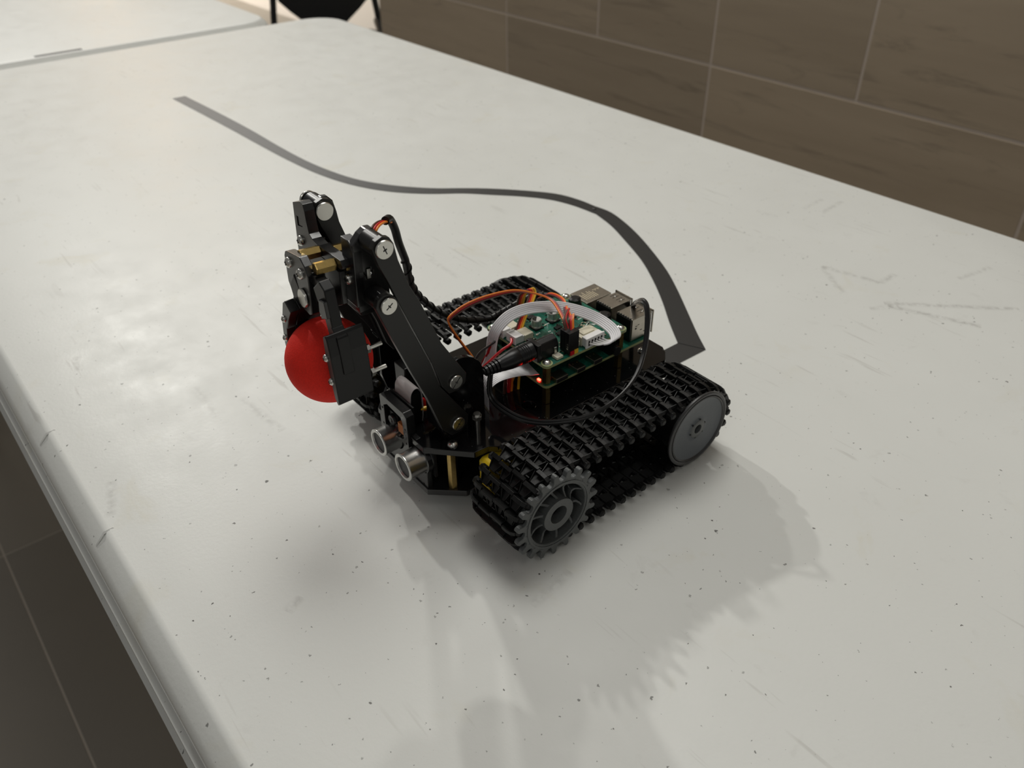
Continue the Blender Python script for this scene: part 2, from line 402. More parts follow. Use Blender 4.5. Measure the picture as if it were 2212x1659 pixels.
def strip(poly, z0, z1, name='tape_strip'):
    m = MB().prism([(a, b-.75) for a, b in poly], 'z', z0, z1); return obj(name, m, TAPE, tl)
def sm(P): return [(p.x, p.y) for p in spline([(a, b, 0) for a, b in P], 4)]
strip(sm(up_[1:])+sm(lo_[1:])[::-1]+[lo_[0]], 0, .00022)
strip([(.0849, .7409)]+[(.082, .7625)]+sm(up2)+[(.124, .5099)]+sm(lo2)[::-1][1:], .00024, .00046)
strip([(.1428, .5007), (.124, .5099), (.103, .4935), (.080, .475), (.092, .462)], 0, .00022)
m = MB().lathe((.0835, .0035, .0004), (0, 0, 1), [(0, .0022), (.0006, .0018), (.0009, .0008)], 12); obj('air_bubble', m, TAPE, tl, smooth=True)

# ---------------- chair far behind
def chair():
    ang = math.atan2(.605, 3.138)
    t = thing('chair', 'black padded chair with tubular frame standing beyond the far table end', 'chair', (-.645, 3.128, 0), ang)
    # local: +y away from the viewer, back pad faces the viewer
    W2 = .186
    for sx in (-1, 1):
        pts = spline([(sx*(W2+.030), .10, 0), (sx*(W2+.010), .02, .25), (sx*(W2-.002), .0, .42), (sx*(W2-.014), .005, .55), (sx*(W2-.002), -.01, .72), (sx*(W2-.045), -.03, .85)], 6)
        obj('frame_tube', MB().tube(pts, .0115, 12), FAB, t, smooth=True)
        obj('leg', MB().tube(spline([(sx*(W2-.01), -.01, .42), (sx*(W2-.005), -.20, .41), (sx*(W2), -.38, .40), (sx*(W2+.02), -.42, .2), (sx*(W2+.03), -.44, 0)], 5), .0115, 12), FAB, t, smooth=True)
    obj('top_rail', MB().tube(spline([(-(W2-.045), -.03, .85), (-.06, -.035, .88), (.06, -.035, .88), (W2-.045, -.03, .85)], 6), .0115, 12), FAB, t, smooth=True)
    # back pad: shield that narrows to a blunt foot near the seat
    prof = [(0, .400), (.030, .402), (.060, .414), (.084, .436), (.122, .468), (.156, .502), (.166, .555), (.168, .64), (.160, .74), (.140, .82), (.09, .86), (0, .87)]
    right = prof; left = [(-a, z) for a, z in prof[1:-1]][::-1]
    poly = right+left
    obj('backrest', MB().prism(poly, 'y', -.028, .022), FAB, t, bevel=.010, smooth=True)
    obj('seat', MB().prism(rrect(-.17, .17, -.43, -.10, .05, 5), 'z', .365, .415), FAB, t, bevel=.012, smooth=True)
chair()

# ================================================================== ROBOT
X0, Y0, YAW = .01974, .37895, .66721
rb = thing('robot_car', 'black tracked robot car with a gripper arm, circuit boards and loose coloured wires', 'robot', (X0, Y0, T), YAW)
YC = .0345
def R(name, mb, mats, **k): return obj(name, mb, mats, k.pop('parent', rb), **k)
def mir(y): return 2*YC-y

# ---- chassis sheets
nose = [(-.0785, .0110), (-.0590, -.0098), (-.0500, -.0105), (-.0460, -.0140), (.0860, -.0140), (.0925, -.0080), (.0955, -.0030)]
out = nose+[(x, min(mir(y), .0789)) for x, y in nose[::-1]]
holes = [circ(x, y, .0042, 16) for x, y in ((-.010, .0655), (-.010, .0035+.0005), (.082, .066))]+[circ(.018, .0665, .003, 12)]
R('deck', MB().prism(out, 'z', .0420, .0460, holes, 0), ACR, bevel=.0003)
nose2 = [(-.0785, .0105), (-.0620, -.0045), (.090, -.0045)]
R('base_plate', MB().prism(nose2+[(x, mir(y)) for x, y in nose2[::-1]], 'z', .0115, .0155), ACM, bevel=.0003)
def hexrod(c, z0, z1, r=.0029): return MB().lathe((c[0], c[1], z0), (0, 0, 1), [(0, r*.9), (.0004, r), (z1-z0-.0004, r), (z1-z0, r*.9)], 6)
for p in ((-.0655, .0034), (-.0655, mir(.0034)), (-.040, .000), (-.040, mir(.0)), (.082, .002), (.082, mir(.002))):
    R('standoff', hexrod(p, .0155, .0420, .0027), BRS)

def pan_screw(c, d, r, h=None, name='screw', parent=None, matl=None):
    """domed cross-head screw, c = centre of its seat, d = outward direction"""
    c, d = Vector(c), Vector(d).normalized(); h = h or r*.72; m = MB()
    m.lathe(c, d, [(0, r), (h*.35, r*.99), (h*.7, r*.80), (h*.93, r*.50), (h, r*.12)], 20)
    a = d.orthogonal().normalized(); b = d.cross(a); a, b = (a+b*.7).normalized(), (b-a*.7).normalized()
    for q, w_ in ((a, b), (b, a)): m.obox(c+d*h*.93, q*r*.42, w_*r*.10, d*h*.10, 1)
    return obj(name, m, [matl or STL, DARK], parent or rb, smooth=True)
def big_screw(c, d, r, slot=1.0, name='pivot_screw', a0=.5, parent=None):
    c, d = Vector(c), Vector(d).normalized(); m = MB()
    m.lathe(c, d, [(0, r*.92), (.0004, r), (.0011, r), (.0015, r*.93)], 32)
    if slot:
        z = Vector((0, 0, 1)); z = (z-d*z.dot(d)).normalized(); b = d.cross(z)
        q = z*math.cos(a0)+b*math.sin(a0); w_ = d.cross(q)
        m.obox(c+d*.00151, q*r*.84*slot, w_*r*.055, d*.00006, 1); m.obox(c+d*.00152, w_*r*.22, q*r*.07, d*.00007, 1)
    return obj(name, m, [STL, DARK], parent or rb, smooth=True)
pan_screw((-.0645, .0032, .0460), (0, 0, 1), .0030)
pan_screw((-.0645, mir(.0032), .0460), (0, 0, 1), .0030)
pan_screw((.082, .002, .0460), (0, 0, 1), .0030); pan_screw((.082, mir(.002), .0460), (0, 0, 1), .0030)
# short bolt with nut standing on the deck beside the arm bracket
m = MB().cyl((-.0470, .0035, .046), (-.0470, .0035, .0575), .0016, 12).lathe((-.0470, .0035, .0552), (0, 0, 1), [(0, .0028), (.0022, .0028)], 6).lathe((-.0470, .0035, .0575), (0, 0, 1), [(0, .0024), (.0012, .0020)], 12)
R('bolt', m, STL, smooth=True)

# ---- nose panel with the distance sensor
ey = [(.0423, .0349), (.0168, .0337)]
pn = [(.0110, .0115), (.0580, .0115), (.0580, .0445), (.0545, .0480), (.0500, .0480), (.0500, .0462), (.0190, .0462), (.0190, .0440), (.0110, .0440)]
R('nose_panel', MB().prism(pn, 'x', -.0777, -.0747, [circ(a, b, .0088, 28) for a, b in ey]+[circ(.0150, .0165, .0008, 8), circ(.0540, .0395, .0008, 8), circ(.0270, .0375, .0006, 6)]), ACM, bevel=.0003)
R('sensor_board', MB().box(-.0742, -.0727, .0075, .0530, .0245, .0445), BLK)
for a, b in ey:
    m = MB(); o_ = (-.0742, a, b); d = (-1, 0, 0)
    m.lathe(o_, d, [(0, .0080), (.0135, .0080), (.0141, .0083), (.0146, .0083), (.0146, .0064)], 36, 0, False)
    m.lathe(o_, d, [(.0146, .0083), (.0149, .0080), (.0149, .0066), (.0142, .0064), (.0138, .0063)], 36, 1, False)
    e = R('ultrasonic_eye', m, [ALU, ALM], smooth=True)
    obj('mesh_face', MB().lathe(o_, d, [(.0125, .0064), (.0137, .0064), (.0137, .0030), (.0139, .0002)], 32), MESHD, e, smooth=True)
# camera holder plate and the camera behind it
ch = [(.0240, .0380), (.0515, .0380), (.0515, .0600), (.0500, .0612), (.0265, .0612), (.0240, .0590)]
hol = [(.0285, .0420), (.0310, .0405), (.0340, .0400), (.0360, .0385), (.0480, .0390), (.0480, .0545), (.0440, .0572), (.0300, .0560), (.0285, .0530)]
R('camera_holder', MB().prism(ch, 'x', -.0800, -.0745, [hol, circ(.0495, .0520, .0007, 8), circ(.0262, .0500, .0007, 8), circ(.0262, .0400, .0007, 8), circ(.0500, .0405, .0007, 8)], 0), ACM, bevel=.0004)
cb = R('camera_board', MB().box(-.0742, -.0733, .0255, .0505, .0390, .0625), BLK)
m = MB().box(-.0775, -.0742, .0375, .0460, .0425, .0510).lathe((-.0775, .0418, .0468), (-1, 0, 0), [(0, .0036), (.0012, .0035), (.0020, .0030), (.0020, .0016), (.0016, .0012)], 20)
obj('camera_module', m, BLK, cb, smooth=True)
obj('lens', MB().lathe((-.0794, .0418, .0468), (-1, 0, 0), [(0, .0014), (.0003, .0009), (.0004, .0002)], 16), LENS, cb, smooth=True)
obj('sensor_flex', MB().box(-.0788, -.0765, .0300, .0358, .0425, .0490), COP, cb)
for i in range(4): R('header_pin', MB().cyl((-.0735, .0375-.0025*i, .0425-.0004*i), (-.0795, .0370-.0025*i, .0405-.0004*i), .0005, 6), STL)
# flex cable loop above the camera
pts = spline(mm([(-72.6, 38, 59.5), (-72.4, 38, 64), (-71.6, 38, 68), (-69.2, 38, 70.2), (-66.4, 38, 69.2), (-65, 38, 65), (-64.8, 38, 58), (-65.2, 38, 52), (-66.0, 38, 47)]), 5)
R('camera_ribbon', MB().sweep(pts, lambda t: (0, 1, 0), [(-.0080, -.00015), (.0080, -.00015), (.0080, .00015), (-.0080, .00015)]), FFC, smooth=True)
R('loop_filler', MB().box(-.0718, -.0655, .0304, .0456, .0470, .0665), BLK)  # black box added so the inside of the ribbon loop stays dark
# black inner panels under the deck
R('battery_box', MB().box(-.030, .078, .004, .065, .0158, .0400), ACM, bevel=.001)
R('side_panel', MB().box(-.052, .088, -.0085, -.0060, .0158, .0418), ACM)
R('side_panel', MB().box(-.052, .088, mir(-.0060)-.004, mir(-.0085)-.004, .0158, .0418), ACM)
R('inner_brace', MB().box(-.0600, -.0570, .010, .059, .0158, .0418), ACM)

# ---- gear motors
for sg in (0, 1):
    for xm, bx in ((-.0430, 1),):
        Yf = (lambda y: mir(y)) if sg else (lambda y: y)
        y0, y1 = sorted((Yf(-.0185), Yf(-.0090)))
        m = MB().prism([(-.0560, .0385), (-.0560, .0225), (-.0530, .0170), (-.036, .0170), (-.036, .040), (-.0540, .040)], 'y', y0, y1)
        y2, y3 = sorted((Yf(-.0215), Yf(-.0185)))
        m.box(-.0600, -.0555, *sorted((Yf(-.0150), Yf(-.0120))), .0265, .0300)
        R('gear_motor', m, YEL, bevel=.0008); R('motor_can', MB().prism([(-.0358, .0180), (.012, .0180), (.012, .039), (-.0358, .039)], 'y', y0, y1), BLK)
        R('axle', MB().cyl((xm, Yf(-.0215), .0277), (xm, Yf(-.055), .0277), .0045, 16), BLK, smooth=True)

# ---- arm side brackets: rounded plates standing on the deck
def bracket_poly():
    top = [( -.0385-.0155+.0155*math.cos(a), .0800+.0155*math.sin(a)) for a in [PI*i/14 for i in range(0, 11)]]
    return [(-.0655, .0460), (-.0385, .0460)]+top+[(-.0685, .0800), (-.0690, .0600)]
for y in (.0077, .0663):
    R('arm_bracket', MB().prism(bracket_poly(), 'y', y, y+.0030), ACR, bevel=.0003)
R('arm_bracket_brace', MB().prism([(.0107, .050), (.0663, .050), (.0663, .076), (.058, .076), (.058, .058), (.019, .058), (.019, .076), (.0107, .076)], 'x', -.0440, -.0410), ACM)
# servo between the brackets
sv = R('arm_servo', MB().box(-.0660, -.0460, .0130, .0250, .0500, .0730), BLK, bevel=.0006)
R('arm_servo', MB().box(-.0660, -.0460, .0450, .0560, .0500, .0740), BLK, bevel=.0006)

# ---- parallel bars of the arm (same pair on both sides)
def bar_poly(p, q, w1, w2, ext=.0060, bulge=None):
    """bar from p to q (x,z) with rounded ends"""
    p, q = Vector((*p, 0)), Vector((*q, 0)); t = (q-p).normalized(); n_ = Vector((-t.y, t.x, 0)); out = []
    a0 = math.atan2(n_.y, n_.x)
    for i in range(9):
        a = a0+PI*i/8; out.append((p.x+w1*math.cos(a), p.y+w1*math.sin(a)))
    mid = []
    for i in range(9):
        a = a0+PI+PI*i/8; mid.append((q.x+w2*math.cos(a), q.y+w2*math.sin(a)))
    return out, mid
def bar(p, q, w1, w2, y, waist=None):
    a, b = bar_poly(p, q, w1, w2)
    return MB().prism(a+b, 'y', y, y+.0030)
YA = .0385
def mira(y): return 2*YA-y
UP1, UP2 = (-.0930, .1724), (-.0939, .1443)      # upper pivots on the head
LP1, LP2 = (-.0600, .0862), (-.0600, .0586)      # lower pivots
for y in (.0035, .0576):
    R('arm_bar', MB().prism([(-.0985, .1735), (-.0968, .1768), (-.0930, .1782), (-.0895, .1770), (-.0876, .1735), (-.0862, .165), (-.0818, .1505), (-.0768, .1400), (-.0665, .1125), (-.0525, .0880), (-.0535, .0825), (-.0580, .0800), (-.0640, .0800), (-.0680, .0860),
                             (-.0725, .1020), (-.0795, .1205), (-.0885, .1445), (-.0925, .1560), (-.0962, .1650)], 'y', y, y+.0030), BAR, bevel=.0003)
for y in (.0035, mira(.0065)):
    R('arm_bar', MB().prism([(-.0988, .1485), (-.0965, .1498), (-.0930, .1498), (-.0900, .1475), (-.0808, .1215), (-.0737, .1030), (-.0693, .0870), (-.0530, .0610), (-.0535, .0555), (-.0580, .0520), (-.0640, .0520), (-.0700, .0590),
                             (-.0775, .0830), (-.0850, .1020), (-.0930, .1240), (-.1002, .1445)], 'y', y, y+.0030), BAR, bevel=.0003)
for (px, pz), r, a0 in ((UP1, .0045, .35), (UP2, .0043, 2.2)):
    big_screw((px, .0035, pz), (0, -1, 0), r, .6, a0=a0)
    R('spacer', MB().cyl((px, .0065, pz), (px, .0165, pz), .0050, 28), BLK, smooth=True)
    yf = mira(.0065); R('spacer', MB().cyl((px, yf, pz), (px, yf-.0100, pz), .0050, 28), BLK, smooth=True)
    big_screw((px, mira(.0035), pz), (0, 1, 0), r, 0)
big_screw((-.0935, .0572, .1722), (0, -1, 0), .0046, 0, name='pivot_cap')
for (px, pz) in (LP1, LP2):
    big_screw((px, .0035, pz), (0, -1, 0), .0040, 1.1, a0=-.75); big_screw((px, mira(.0035), pz), (0, 1, 0), .0040, 0)
    R('spacer', MB().cyl((px, .0065, pz), (px, .0077, pz), .0045, 20), BLK); R('spacer', MB().cyl((px, mira(.0065), pz), (px, mira(.0077), pz), .0045, 20), BLK)

R('arm_web', MB().prism([(-.0975, .1560), (-.0900, .1700), (-.0700, .1250), (-.0560, .0850), (-.0680, .0850), (-.0850, .1150), (-.0945, .1400)], 'y', .0622, .0650), ACM)
# ---- head (its own slightly turned frame)
def rot3(a, b, c): return Matrix.Rotation(a, 4, 'X') @ Matrix.Rotation(b, 4, 'Y') @ Matrix.Rotation(c, 4, 'Z')
HX = Matrix.Translation((-.0929, .0035, .1724)) @ rot3(.0022, .0412, -.0380)
def H(name, mb, mats, **k): return obj(name, mb, mats, k.pop('parent', rb), xf=HX, **k)
# near side plate with the captive-nut slot, and its twin on the far side
def side_plate(y0, y1):
    pl = [(-.0085, -.0015), (-.0045, .0030), (-.0015, .0050), (.0018, .0048), (.0045, .0020), (.0060, -.0040), (.0085, -.0200), (.0085, -.0310), (.0060, -.0345), (-.0020, -.0350), (-.0078, -.0360), (-.0088, -.0200)]
    nut = [(-.0060, -.0158), (-.0030, -.0158), (-.0030, -.0140), (-.0006, -.0140), (-.0006, -.0158), (.0006, -.0158), (.0006, -.0178), (-.0006, -.0178), (-.0006, -.0195), (-.0030, -.0195), (-.0030, -.0178), (-.0060, -.0178)]
    return MB().prism(pl, 'y', y0, y1, [nut])
H('head_plate', side_plate(.0130, .0175), ACM, bevel=.0004)
H('hex_nut', MB().obox((-.0018, .0145, -.0168), (.0009, 0, 0), (0, .0018, 0), (0, 0, .0024)), STL)
H('head_plate', side_plate(.0580, .0610), ACM, bevel=.0004)
H('hex_nut', MB().obox((-.0055, .0530, -.0150), (.0009, 0, 0), (0, .0018, 0), (0, 0, .0024)), STL)
# top corner block of the near plate (cross sheet behind the claws)
wing = [(.0110, -.0030), (.0250, -.0030), (.0250, -.0340), (.0150, -.0340), (.0110, -.0120)]
H('cross_sheet', MB().prism([(.0130, -.0042), (.0148, -.0016), (.0175, -.0006), (.0245, -.0006), (.0245, -.0330), (.0130, -.0330)], 'x', -.0088, -.0040), ACM, bevel=.0005)
H('cross_sheet', MB().prism([(.0245, -.0140), (.0480, -.0140), (.0480, -.0290), (.0245, -.0290)], 'x', -.0070, -.0040), ACM)
# front sheet: far wing that stands up, and the strip that runs across to the near side
fs = [(.0659, .0023), (.0665, -.0235), (.0500, -.0260), (.0440, -.0165), (.0180, -.0140), (.0165, -.0118), (.0180, -.0095), (.0408, -.0108), (.0476, -.0100), (.0505, -.0085), (.0520, -.0030), (.0528, .0020), (.0540, .0050), (.0570, .0055)]
H('front_sheet', MB().prism(fs, 'x', -.0128, -.0075, [[(.0630, -.0036), (.0575, -.0034), (.0575, -.0076), (.0630, -.0086)]]), ACM, bevel=.0004)
H('tab_end', MB().box(-.0124, -.0090, .0577, .0627, -.0080, -.0038), ACM)
def Hd(v): return HX.to_3x3() @ Vector(v)
def Hp(v): return HX @ Vector(v)
pan_screw(Hp((-.0128, .0611, -.0160)), Hd((-1, 0, 0)), .0027)
pan_screw(Hp((-.0088, .0200, -.0205)), Hd((-1, 0, 0)), .0027)
pan_screw(Hp((-.0128, .0420, -.0330)), Hd((-1, 0, 0)), .0022)
# brass standoffs, front pair and the pair behind the strip
for (y, z) in ((.0245, -.0136), (.0403, -.0133)):
    H('standoff', MB().lathe((-.0228, y, z), (1, 0, 0), [(0, .0027), (.0004, .0030), (.0096, .0030), (.0100, .0027)], 6), BRS)
    H('standoff', MB().lathe((-.0098 if y < .03 else -.0075, y-.0035, z), (1, 0, 0), [(0, .0027), (.0004, .0030), (.0050, .0030), (.0054, .0027)], 6), BRS)
# front clamp plate
g1 = [(.0520, -.0165), (.0515, -.0300), (.0490, -.0335), (.0462, -.0350), (.0462, -.0378), (.0300, -.0390), (.0270, -.0375), (.0262, -.0175), (.0290, -.0135), (.0335, -.0105), (.0480, -.0130), (.0505, -.0140)]
H('clamp_plate', MB().prism(g1, 'x', -.0258, -.0215, [circ(.0467, -.0303, .0017, 14)]), ACM, bevel=.0005)
for y, z in ((.0498-.003, -.0184), (.0340, -.0191)): pan_screw(Hp((-.0258, y, z)), Hd((-1, 0, 0)), .0027)
big_screw(Hp((-.0258, .0334, -.0312)), Hd((-1, 0, 0)), .0047, 0)
pan_screw(Hp((-.0225, .0420, -.0372)), Hd((-1, 0, 0)), .0024)

# servo that drives the claws, hanging behind the clamp plate
H('claw_servo', MB().box(-.0040, .0070, .0200, .0430, -.0420, -.0170).box(-.0030, -.0010, .0165, .0465, -.0290, -.0150), BLK, bevel=.0006)
H('back_clamp_plate', MB().prism([(.0500, -.0150), (.0500, -.0330), (.0330, -.0400), (.0200, -.0330), (.0200, -.0160)], 'x', -.0130, -.0100), ACM, bevel=.0004)

# ---- claws: geared fingers that close on the ball from both sides
# robot frame, profile in (y, z), extruded along x
def gear(cy, cz, r, n=16):
    out = []
    for i in range(n):
        a = 2*PI*i/n
        for da, rr in ((-.10, r*.86), (-.05, r), (.05, r), (.10, r*.86)): out.append((cy+rr*math.cos(a+da), cz+rr*math.sin(a+da)))
    return out
XG0, XG1 = -.1165, -.1115
R('claw_gear', MB().prism(gear(.0300, .1500, .0078), 'x', XG0, XG1, [circ(.0300, .1500, .0018, 10)]), BLK)
R('claw_gear', MB().prism(gear(.0450, .1470, .0078), 'x', XG0, XG1, [circ(.0450, .1470, .0018, 10)]), BLK)
near_arm = [(.0255, .1530), (.0185, .1590), (.0140, .1560), (.0125, .1440), (.0112, .1340), (.0082, .1180), (.0072, .0995), (.0085, .0985), (.0112, .1030), (.0130, .1180), (.0168, .1335), (.0190, .1440), (.0235, .1480)]
R('claw_arm', MB().prism(near_arm, 'x', -.1190, -.1135), BLK, bevel=.0005)
pad = [(.0100, .1365), (.0126, .1350), (.0131, .1250), (.0120, .1120), (.0105, .1020), (.0080, .0985), (.0062, .1000), (.0068, .1150), (.0075, .1260), (.0088, .1350)]
R('claw_pad', MB().prism(pad, 'x', -.1240, -.1050), BLK, bevel=.0005)
R('claw_ridge', MB().prism([(.0130, .1380), (.0118, .1380), (.0078, .1340), (.0066, .1220), (.0060, .1150), (.0072, .1150), (.0090, .1260)], 'x', -.1192, -.1135), BLK, bevel=.0004)
for z, y in ((.1235, .0125), (.1112, .0108)):
    pan_screw((-.1240, y, z), (-1, 0, 0), .0019)
    R('bolt_end', MB().cyl((-.1050, y-.003, z-.0015), (-.0965, y-.003, z-.0015), .0011, 10).lathe((-.1050, y-.003, z-.0015), (1, 0, 0), [(0, .0023), (.0018, .0023)], 6), STL)
# far claw
far_arm = [(.0470, .1510), (.0535, .1430), (.0520, .1370), (.0545, .1330), (.0600, .1180), (.0615, .1020), (.0590, .1000), (.0568, .1060), (.0555, .1160), (.0510, .1290), (.0465, .1350), (.0420, .1430)]
R('claw_arm', MB().prism(far_arm, 'x', -.1185, -.1120), BLK, bevel=.0005)
padf = [(.0505, .1368), (.0535, .1345), (.0590, .1215), (.0612, .1100), (.0605, .1000), (.0570, .1010), (.0568, .1110), (.0545, .1190), (.0500, .1265), (.0455, .1325)]
R('claw_pad', MB().prism(padf, 'x', -.1240, -.1192), ACM, bevel=.0004)
R('claw_pad', MB().prism([(y+.0005, z) for y, z in padf], 'x', -.1188, -.1050), ACM, bevel=.0004)
for y, z in ((.0553, .1245), (.0585, .1120)): pan_screw((-.1240, y, z), (-1, 0, 0), .0018)
# inner leaf of the near claw that shows above the ball
R('claw_leaf', MB().prism([(.0185, .1505), (.0131, .1513), (.0121, .1430), (.0180, .1405), (.0195, .1440)], 'x', -.1205, -.1188), ACM, bevel=.0003)

# ---- tracks
XA, XB, ZC = -.0430, .0666, .0284
NL = 46; ZT, ZB = .0496, .0037; ZM, RZ = (ZT+ZB)/2, (ZT-ZB)/2; RF, RR = .0245, .0312
def loop_points():
    """dense outline of the track centre line: top run (slightly slack), round the rear wheel, bottom run, round the drive wheel"""
    P = []; L = XB-XA
    for i in range(120): P.append((XA+L*i/120, ZT-.0008*math.sin(PI*i/120)))
    for i in range(100): a = PI/2-PI*i/100; P.append((XB+RR*math.cos(a), ZM+RZ*math.sin(a)))
    for i in range(120): P.append((XB-L*i/120, ZB))
    for i in range(100): a = -PI/2-PI*i/100; P.append((XA+RF*math.cos(a), ZM+RZ*math.sin(a)))
    return P
LP = loop_points(); CUM = [0]
for i in range(len(LP)): a, b = LP[i], LP[(i+1) % len(LP)]; CUM.append(CUM[-1]+math.hypot(b[0]-a[0], b[1]-a[1]))
PER = CUM[-1]; PIT = PER/NL
def path(s):
    s %= PER; i = max(k_ for k_ in range(len(LP)) if CUM[k_] <= s); t = (s-CUM[i])/(CUM[i+1]-CUM[i])
    a, b = LP[i], LP[(i+1) % len(LP)]; a0, b1 = LP[i-3], LP[(i+4) % len(LP)]
    return a[0]+(b[0]-a[0])*t, a[1]+(b[1]-a[1])*t, math.atan2(b1[1]-a0[1], b1[0]-a0[0])+PI/2
def link_mesh():
    """one track link; X along the loop, Y across (0 = outer end, towards the inner side), Z outwards"""
    m = MB(); W = .0400
    # end legs of the cross bar, bent down towards the pins
    ends = [(0, -.0022), (.0016, -.0022), (.0020, .0004), (.0036, .0020), (.0078, .0024), (.0098, .0024), (.0098, .0036), (.0062, .0036), (.0034, .0031), (.0012, .0016), (.0002, -.0004)]
    for fl_, dx in ((0, -.0002), (1, .0008)):
        pl = [((W-y) if fl_ else y, z) for y, z in ends]
        m.prism(pl, 'x', .0004+dx, .0028+dx)
    for a, b, dx in ((.0101, .0198, .0009), (.0202, .0299, -.0002)): m.prism([(.0004+dx, -.0004), (.0028+dx, -.0004), (.0026+dx, .0036), (.0007+dx, .0036)], 'y', a, b)
    m.box(.0012, .0024, .0040, .0360, -.0010, .0026)
    # sunk pockets: floor, back edge and slanting webs
    for y0, y1 in ((.0040, .0112), (.0134, .0188), (.0210, .0264), (.0288, .0360)):
        m.prism([(-.0046, y0+.0008), (-.0046, y1-.0008), (.0012, y1+.0006), (.0012, y0-.0006)], 'z', -.0010, .0003)
        for a_, b_ in (((.0010, y0-.0004), (-.0044, y0+.0014)), ((.0010, y1+.0004), (-.0044, y1-.0014))):
            a, b = Vector((*a_, 0)), Vector((*b_, 0)); t = (b-a)/2; c = (a+b)/2; n_ = Vector((-t.y, t.x, 0)).normalized()*.00028
            m.add([(a+n_)+Vector((0, 0, .0002)), (a-n_)+Vector((0, 0, .0002)), (b-n_)+Vector((0, 0, .0002)), (b+n_)+Vector((0, 0, .0002)),
                   (a+n_)+Vector((0, 0, .0024)), (a-n_)+Vector((0, 0, .0024)), (b-n_)+Vector((0, 0, .0007)), (b+n_)+Vector((0, 0, .0007))],
                  [(0, 1, 2, 3), (7, 6, 5, 4), (0, 4, 5, 1), (1, 5, 6, 2), (2, 6, 7, 3), (3, 7, 4, 0)])
    for y0 in (.0118, .0194, .0270): m.box(-.0040, -.0032, y0-.0006, y0+.0020, -.0008, .0010)
    # pin eyelets
    for a, b in ((-.0010, .0040), (.0360, .0410)):
        m.lathe((.0017, a, -.0010), (0, 1, 0), [(0, .0015), (.0007, .0024), (b-a-.0007, .0024), (b-a, .0015)], 6)
    # guide tooth on the inner face
    m.prism([(-.0015, -.0010), (.0022, -.0010), (.0012, -.0058), (-.0003, -.0058)], 'y', .0185, .0215)
    return m
link_me = None
def track(side):
    global link_me
    name = 'track'
    tr = bpy.data.objects.new('track', None); C.objects.link(tr); tr.parent = rb; tr.empty_display_size = .02
    tr['label'] = 'near rubber track' if side == 0 else 'far rubber track'
    for i in range(NL):
        x, z, a = path(i*PIT+.0034)
        if link_me is None:
            o = obj('track_link', link_mesh(), TRK, tr, bevel=.00012); link_me = o.data
        else:
            o = bpy.data.objects.new('track_link', link_me); C.objects.link(o); o.parent = tr
            b = o.modifiers.new('bevel', 'BEVEL'); b.width = .00012; b.segments = 1; b.limit_method = 'ANGLE'
        zv = Vector((math.cos(a), 0, math.sin(a))); yv = Vector((0, 1, 0)); xv = yv.cross(zv)
        M = Matrix((xv, yv, zv)).transposed().to_4x4()
        if side == 0: M.translation = (x, -.0578, z)
        else: M = M @ Matrix.Rotation(PI, 4, 'Z'); M.translation = (x, .1268, z)
        o.matrix_local = M
    return tr
trk = [track(0), track(1)]

# turn the drive wheel so that pin barrels of the front links sit between its teeth
_c = []
for i in range(NL):
    x, z, a = path(i*PIT+.0034); ex, ez = x+.0017*math.sin(a), z-.0017*math.cos(a); t_ = math.atan2(ez-ZC, ex-XA)
    if x < XA-.010 and z > ZC-.004: _c.append(t_)
_k = 2*PI/19; PH = sum(((t_ % _k)-(_c[0] % _k)+_k/2) % _k-_k/2 for t_ in _c)/len(_c)+(_c[0] % _k)
def sprocket(side):
    """spoked drive wheel at the front; built on the near side, mirrored for the far one"""
    sgn = 1 if side == 0 else -1; yo = -.0606 if side == 0 else .1296
    Y = lambda d: yo+sgn*d
    def pr(m, poly, d0, d1, holes=(), mi=0): a, b = sorted((Y(d0), Y(d1))); return m.prism([(XA+p, ZC+q) for p, q in poly], 'y', a, b, [[(XA+p, ZC+q) for p, q in h] for h in holes], mi)
    n = 19; out = []
    for i in range(n):
        a = 2*PI*(i+.5)/n+PH
        for da, r in ((-.125, .0226), (-.078, .0238), (-.060, .0268), (-.022, .0279), (.022, .0279), (.060, .0268), (.078, .0238), (.125, .0226)): out.append((r*math.cos(a+da), r*math.sin(a+da)))
    wh = R('drive_wheel', pr(MB(), out, 0, .0030, [circ(0, 0, .0190, 40)]), GRY, bevel=.0004)
    m = pr(MB(), circ(0, 0, .0212, 48), -.0004, 0, [circ(0, 0, .0200, 48)]); obj('rim_ring', m, GRY, wh, smooth=True)
    obj('rim', pr(MB(), circ(0, 0, .0202, 48), .0004, .012, [circ(0, 0, .0187, 48)]), GRY, wh)
    obj('hub', pr(MB(), circ(0, 0, .0100, 36), -.0002, .014, [circ(0, 0, .0055, 28)]), GRY, wh, bevel=.0005)
    for i in range(10):
        a = 2*PI*i/10+.25; m = MB(); pts = []
        for k_ in range(7):
            t = k_/6; r = .0095+t*.0098; aa = a+.22*math.sin(t*PI*.9); pts.append((r*math.cos(aa), r*math.sin(aa), t))
        Rg = []
        for x, z, t in pts:
            d = Vector((x, 0, z)).normalized(); q = Vector((-d.z, 0, d.x))*.00075; f = .0012+.0030*math.sin(PI*t)
            Rg.append([Vector((XA+x, Y(f), ZC+z))+q, Vector((XA+x, Y(f), ZC+z))-q, Vector((XA+x, Y(.010), ZC+z))-q, Vector((XA+x, Y(.010), ZC+z))+q])
        m.rings(Rg); obj('spoke', m, GRY, wh, bevel=.0002)
    m = MB()
    for i in range(20):
        a = 2*PI*i/20+.1; m.lathe((XA+.0212*math.cos(a)*1.03, Y(0), ZC+.0212*math.sin(a)*1.03), (0, -sgn, 0), [(0, .0005), (.00025, .0003)], 6)
    r_ = obj('rim_rivet', m, GRY, wh); r_['kind'] = 'stuff'
